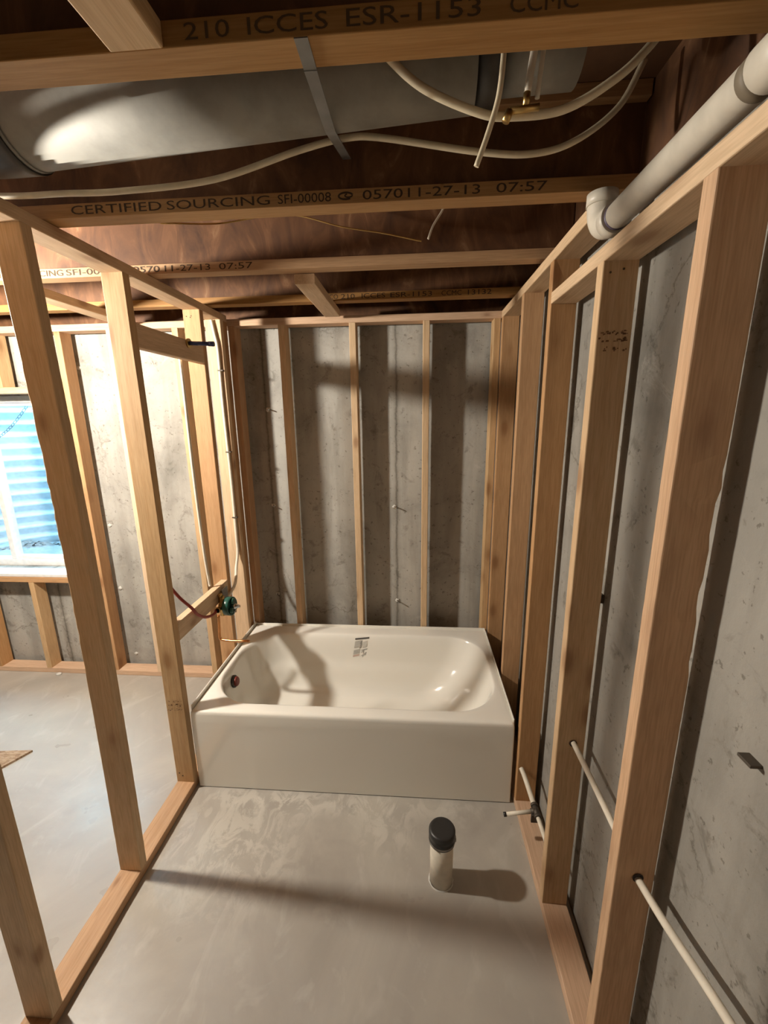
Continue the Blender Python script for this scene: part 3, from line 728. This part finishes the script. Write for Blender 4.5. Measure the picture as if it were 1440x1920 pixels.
patch(bm, 0.698, 0.738, 0.080, 0.108, 1, 0.15); patch(bm, 0.698, 0.738, 0.113, 0.124, 4, 0.15)
patch(bm, 0.745, 0.785, 0.076, 0.080, 3, 0.15); patch(bm, 0.745, 0.765, 0.088, 0.094, 1, 0.15); patch(bm, 0.768, 0.782, 0.098, 0.104, 3, 0.15); patch(bm, 0.748, 0.780, 0.112, 0.117, 1, 0.15); patch(bm, 0.760, 0.764, 0.078, 0.128, 3, 0.15)
lb = under(link('safety_sticker', bm, [M_FILM2, M_FILM, plain('label_print_pale', (0.62, 0.60, 0.54), 0.3), plain('label_print_mid', (0.30, 0.29, 0.27), 0.3), M_FILM3], tub), inv)
lb['label'] = 'small printed grey sticker'

# ------------------------------------------------------------------ shower valve and plumbing on the partition
vc = Vector((0.027, 0.425, 0.775))
va = thing('shower_valve', 'round green shower valve guard with chrome parts on the low blocking', 'valve', vc)
inv = Matrix.Translation(-vc)
bm = bmesh.new(); disc(bm, vc, (1, -0.12, 0.05), [(0.050, 0.0), (0.052, 0.006), (0.052, 0.032), (0.047, 0.036), (0.044, 0.030), (0.030, 0.029)], 36)
under(link('plastic_guard', bm, M_GREEN, va), inv)
bm = bmesh.new()
for k in range(3):
    t = math.radians(90+120*k); p = vc+Vector((0.035, 0.028*math.cos(t), 0.028*math.sin(t)))
    disc(bm, p, (1, 0, 0), [(0.017, -0.006), (0.017, 0.008), (0.010, 0.010)], 20)
under(link('guard_boss', bm, M_GREEN, va), inv)
bm = bmesh.new(); disc(bm, vc+Vector((0.030, 0, 0)), (1, 0, 0), [(0.016, 0.0), (0.016, 0.022), (0.012, 0.028), (0.007, 0.045)], 24)
disc(bm, vc+Vector((0.035, 0.006, -0.034)), (1, 0, 0), [(0.008, 0.0), (0.008, 0.012)], 16)
under(link('chrome_stem', bm, M_CHROME, va), inv)
bm = bmesh.new()
tube(bm, [vc+Vector((-0.026, 0, -0.055)), vc+Vector((-0.026, 0, 0.06))], 0.015, 16, True, 1)
tube(bm, [vc+Vector((-0.026, -0.06, 0)), vc+Vector((-0.026, 0.06, 0))], 0.013, 16, True, 1)
tube(bm, [vc+Vector((-0.026, -0.06, 0)), vc+Vector((-0.026, -0.045, 0))], 0.017, 6, True, 1)
tube(bm, [vc+Vector((-0.026, -0.01, 0.06)), vc+Vector((-0.026, -0.01, 0.075))], 0.012, 6, True, 1)
tube(bm, [vc+Vector((-0.04, 0, 0)), vc+Vector((0.004, 0, 0))], 0.020, 16, True, 1)
under(link('valve_body', bm, M_BRASS, va), inv)
bm = bmesh.new(); box(bm, 0.0, 0.004, 0.435, 0.50, 0.74, 0.865, bev=0.001); under(link('mounting_plate', bm, M_STEEL, va), inv)
tag(tubeo('copper_stub', [(-0.03, 0.43, 0.715), (-0.035, 0.43, 0.62), (-0.036, 0.428, 0.585), (-0.030, 0.426, 0.568), (-0.005, 0.424, 0.563), (0.05, 0.42, 0.562), (0.140, 0.42, 0.564)], 0.0078, M_COPPER, res=6), 'copper spout stub bending out from the partition over the tub rim', 'copper pipe')
tag(tubeo('red_tube', [(-0.125, 0.075, 1.25), (-0.10, 0.085, 1.10), (-0.045, 0.10, 0.985), (0.0, 0.13, 0.905), (0.004, 0.165, 0.855), (0.007, 0.22, 0.812), (0.006, 0.29, 0.785), (0.0, 0.34, 0.776), (-0.012, 0.368, 0.775)], 0.0075, M_RED), 'dark red water tube looping in to the green shower valve', 'tube')
wt = thing('white_tube', 'white tube stapled down the partition end stud and curving to the shower valve', 'tube', (-0.04, 0.77, 1.5))
inv = Matrix.Translation((0.04, -0.77, -1.5))
under(tubeo('tube', [(-0.060, 0.768, 2.328), (-0.048, 0.768, 2.25), (-0.038, 0.768, 2.161), (-0.040, 0.768, 1.869), (-0.034, 0.768, 1.43), (-0.036, 0.768, 1.095), (-0.036, 0.762, 0.975), (-0.036, 0.72, 0.885), (-0.012, 0.65, 0.842), (0.0, 0.595, 0.822), (-0.002, 0.53, 0.795), (-0.012, 0.487, 0.778)], 0.0085, M_PEX, wt), inv)
for z in (2.06, 1.60, 1.20):
    bm = bmesh.new(); x = -0.037
    box(bm, x-0.011, x+0.020, 0.757, 0.7765, z-0.0035, z+0.0035, bev=0.0008)
    under(link('tube_staple', bm, M_WIRE, wt), inv)
tag(tubeo('white_tube', [(-0.078, 0.425, 2.12), (-0.072, 0.420, 2.0), (-0.068, 0.41, 1.5), (-0.066, 0.42, 1.1), (-0.062, 0.43, 0.92), (-0.060, 0.43, 0.89)], 0.0075, M_PEX), 'thin white riser tube between the low and high blocking of the partition', 'tube')
sh = thing('shower_stub', 'dark blue capped shower stub sticking out from the high blocking', 'pipe stub', (0.03, 0.40, 2.145))
inv = Matrix.Translation((-0.03, -0.40, -2.145))
under(tubeo('stub_pipe', [(-0.012, 0.40, 2.148), (0.095, 0.40, 2.142)], 0.0095, M_BLUE, sh, 16, 1), inv)
under(tubeo('stub_cap', [(0.088, 0.40, 2.1423), (0.114, 0.40, 2.141)], 0.0115, M_BLUE, sh, 16, 1), inv)
bm = bmesh.new(); tube(bm, [(-0.0135, 0.40, 2.148), (-0.004, 0.40, 2.148)], 0.021, 18, True, 1); under(link('stub_flange', bm, M_BRASS, sh), inv)

# ------------------------------------------------------------------ toilet rough-in
cp = thing('floor_drain_stub', 'short white floor pipe with a black rubber cap in front of the tub', 'pipe', (1.18, -0.355, 0))
bm = bmesh.new(); lathe(bm, [(0.0445, -0.002), (0.0445, 0.235)], 36); link('pipe', bm, M_PEX, cp)
bm = bmesh.new(); lathe(bm, [(0.0475, 0.196), (0.0505, 0.199), (0.0505, 0.216), (0.0495, 0.219), (0.0495, 0.226), (0.0508, 0.229), (0.0508, 0.247), (0.048, 0.252), (0.041, 0.255), (0.033, 0.2535)], 40); rc = link('rubber_cap', bm, M_RUBBER, cp)
bm = bmesh.new(); lathe(bm, [(0.0512, 0.203), (0.0512, 0.211)], 40, cap_b=False, cap_t=False); box(bm, 0.042, 0.054, -0.008, 0.008, 0.201, 0.214); link('band_clamp', bm, M_STEEL, rc)
# concrete smear at its foot
bm = bmesh.new(); lathe(bm, [(0.0485, 0.0005), (0.047, 0.003), (0.0452, 0.005)], 30, cap_b=False, cap_t=False)
for v in bm.verts: v.co.x *= 1+random.uniform(-0.03, 0.05)
link('mortar_ring', bm, M_TIE, cp)

lw = thing('supply_tube', 'white water tube low on the right wall with a short stub past the tub', 'tube', (1.575, -0.2, 0.19))
inv = Matrix.Translation((-1.575, 0.2, -0.19))
under(tubeo('tube', [(1.560, -0.0225, 0.222), (1.567, -0.06, 0.212), (1.574, -0.13, 0.196), (1.577, -0.19, 0.190)], 0.0105, M_PEX, lw), inv)
under(tubeo('tube', [(1.578, -0.215, 0.188), (1.582, -0.32, 0.184), (1.586, -0.4375, 0.182)], 0.0085, M_PEX, lw), inv)
under(tubeo('stub_tube', [(1.567, -0.203, 0.187), (1.455, -0.203, 0.164)], 0.0080, M_PEX, lw, 12, 1), inv)
under(tubeo('stub_plug', [(1.458, -0.203, 0.1645), (1.447, -0.203, 0.1623)], 0.0092, M_RUBBER, lw, 12, 1), inv)
bm = bmesh.new()
tube(bm, [(1.577, -0.175, 0.191), (1.578, -0.232, 0.188)], 0.0115, 14, True, 1); tube(bm, [(1.582, -0.203, 0.190), (1.557, -0.203, 0.185)], 0.0118, 14, True, 1)
tube(bm, [(1.577, -0.175, 0.191), (1.577, -0.185, 0.191)], 0.0145, 14, True, 1); tube(bm, [(1.578, -0.224, 0.188), (1.578, -0.234, 0.188)], 0.0145, 14, True, 1)
box(bm, 1.600-0.045, 1.600-0.015, -0.222, -0.214, 0.150, 0.185)
under(link('crimp_tee', bm, M_WIRE, lw), inv)
tag(tubeo('supply_tube', [(1.596, -0.4405, 0.738), (1.602, -0.60, 0.727), (1.603, -0.8105, 0.722)], 0.0085, M_PEX), 'white water tube between the stamped stud and the nearest right wall stud', 'tube')
tag(tubeo('supply_tube', [(1.596, -0.850, 0.732), (1.598, -0.95, 0.752), (1.600, -1.10, 0.795), (1.600, -1.2585, 0.83)], 0.0085, M_PEX), 'white water tube running from the nearest right stud to the bottom right corner', 'tube')
for o_, y in ((r5, -0.4395), (r6, -0.8495)):
    bm = bmesh.new(); disc(bm, (1.5955, y, 0.736), (0, -1, 0.001), [(0.013, 0.0), (0.013, 0.0006)], 18) if False else tube(bm, [(1.5955, y+0.0003, 0.735), (1.5955, y-0.0004, 0.735)], 0.0125, 18, True, 1)
    q = link('drilled_hole', bm, M_HOLE_SHADE, o_); q.matrix_parent_inverse = (Matrix.Translation(o_.location) @ o_.rotation_euler.to_matrix().to_4x4()).inverted()  # thin dark disc on the stud face, painted shade of the bore

# ------------------------------------------------------------------ snap-tie ends on the concrete
for (x, z, lab) in ((0.139, 1.23, 'rusty wire tie end on the concrete above the left end of the tub'), (0.122, 0.60, 'wire tie end on the concrete just above the left tub rim'),
                    (0.150, 1.844, 'wire tie end high on the concrete left of the first back stud'), (0.941, 1.222, 'wire tie end on the concrete seam between the middle and right back studs'),
                    (0.954, 0.568, 'wire tie end low on the concrete seam behind the tub'),
                    (-1.058, 2.118, 'pale patched tie hole high on the concrete right of the window'), (-1.03, 1.084, 'pale patched tie hole at mid height right of the window'),
                    (-1.03, 0.62, 'pale patched tie hole low on the concrete right of the window'), (-0.99, 0.10, 'white patched tie hole near the floor right of the window')):
    t = thing('form_tie', lab, 'form tie', (x, YC, z), 'form tie ends on the foundation wall')
    bm = bmesh.new(); rnd = random.Random(int(x*1000+z*100))
    vs = bmesh.ops.create_icosphere(bm, subdivisions=2, radius=0.014)['verts']
    for v in vs: v.co = Vector((v.co.x*rnd.uniform(0.6, 1.4), v.co.y*0.5, v.co.z*rnd.uniform(0.5, 1.3)))
    link('patch', bm, M_TIE, t, smooth=True)
    if x > 0: 
        bm = bmesh.new(); tube(bm, [(0, 0, 0), (0.006, -0.022, 0.002), (0.022, -0.034, -0.004)], 0.0036, 6, True, 3); link('tie_wire', bm, M_WIRE, t)
t = thing('form_tie', 'dark tie stub on the right wall concrete just behind the stamped stud', 'form tie', (XC, -0.395, 1.234), 'form tie ends on the foundation wall')
bm = bmesh.new(); box(bm, -0.014, 0.002, -0.010, 0.010, -0.014, 0.014, bev=0.003); link('tie_cone', bm, M_WIRE, t)
t = thing('form_tie', 'dark steel tie bar sticking out of the right wall at the edge of the photo', 'form tie', (XC, -0.985, 1.212), 'form tie ends on the foundation wall')
bm = bmesh.new(); box(bm, -0.020, 0.002, -0.030, 0.0, -0.003, 0.003, bev=0.001); link('tie_bar', bm, M_WIRE, t)

# ------------------------------------------------------------------ things on the floor
bm = bmesh.new()
poly = [(-1.043, 0.150), (-1.036, -0.045), (-1.10, -0.20), (-1.75, -0.30), (-1.90, 0.10), (-1.23, 0.143)]
poly = [(-1.045, 0.158), (-1.235, 0.140), (-1.95, 0.09), (-1.85, -0.62), (-1.30, -0.33)]
N_ = len(poly); lo = [bm.verts.new((x, y, 0.0005)) for x, y in poly]; hi = [bm.verts.new((x, y, 0.012)) for x, y in poly]
bm.faces.new(hi[::-1]); bm.faces.new(lo)
for i in range(N_): bm.faces.new((lo[i], lo[(i+1) % N_], hi[(i+1) % N_], hi[i]))
bmesh.ops.recalc_face_normals(bm, faces=bm.faces)
tag(link('strand_board', bm, M_OSB), 'brown strand board scrap lying on the floor at the left edge', 'board')
for x, y, lab in ((-1.50, 0.845, 'white crumb of plaster on the floor by the back plate under the window'),):
    bm = bmesh.new(); vs = bmesh.ops.create_icosphere(bm, subdivisions=2, radius=0.02)['verts']
    for v in vs: v.co = Vector((v.co.x*random.uniform(0.8, 1.2), v.co.y*random.uniform(0.6, 1), max(v.co.z*0.5, -0.004)))
    tag(link('plaster_crumb', bm, M_TIE, smooth=True, loc=(x, y, 0.004)), lab, 'debris')

# ------------------------------------------------------------------ lamps of the basement (left of and behind the view)
def lamp(x, y, mb, label):
    t = thing('ceiling_lamp', label, 'lamp', (x, y, ZJ))
    bm = bmesh.new(); lathe(bm, [(0.055, -0.001), (0.055, -0.016), (0.040, -0.030), (0.026, -0.050), (0.024, -0.062)], 28); link('lamp_holder', bm, M_PORC, t)
    bm = bmesh.new(); pr = [(0.012, -0.060), (0.014, -0.075)]+[(0.054*math.sin(math.radians(a_)), -0.130+0.054*math.cos(math.radians(a_))*1.0) for a_ in range(20, 180, 10)]+[(0.001, -0.1839)]
    # widen to a bulb
    lathe(bm, pr, 24); link('bulb', bm, mb, t)
    return t
lamp(-1.02, -0.312, M_BULB, 'bare lit bulb on the second joist left of the partition')
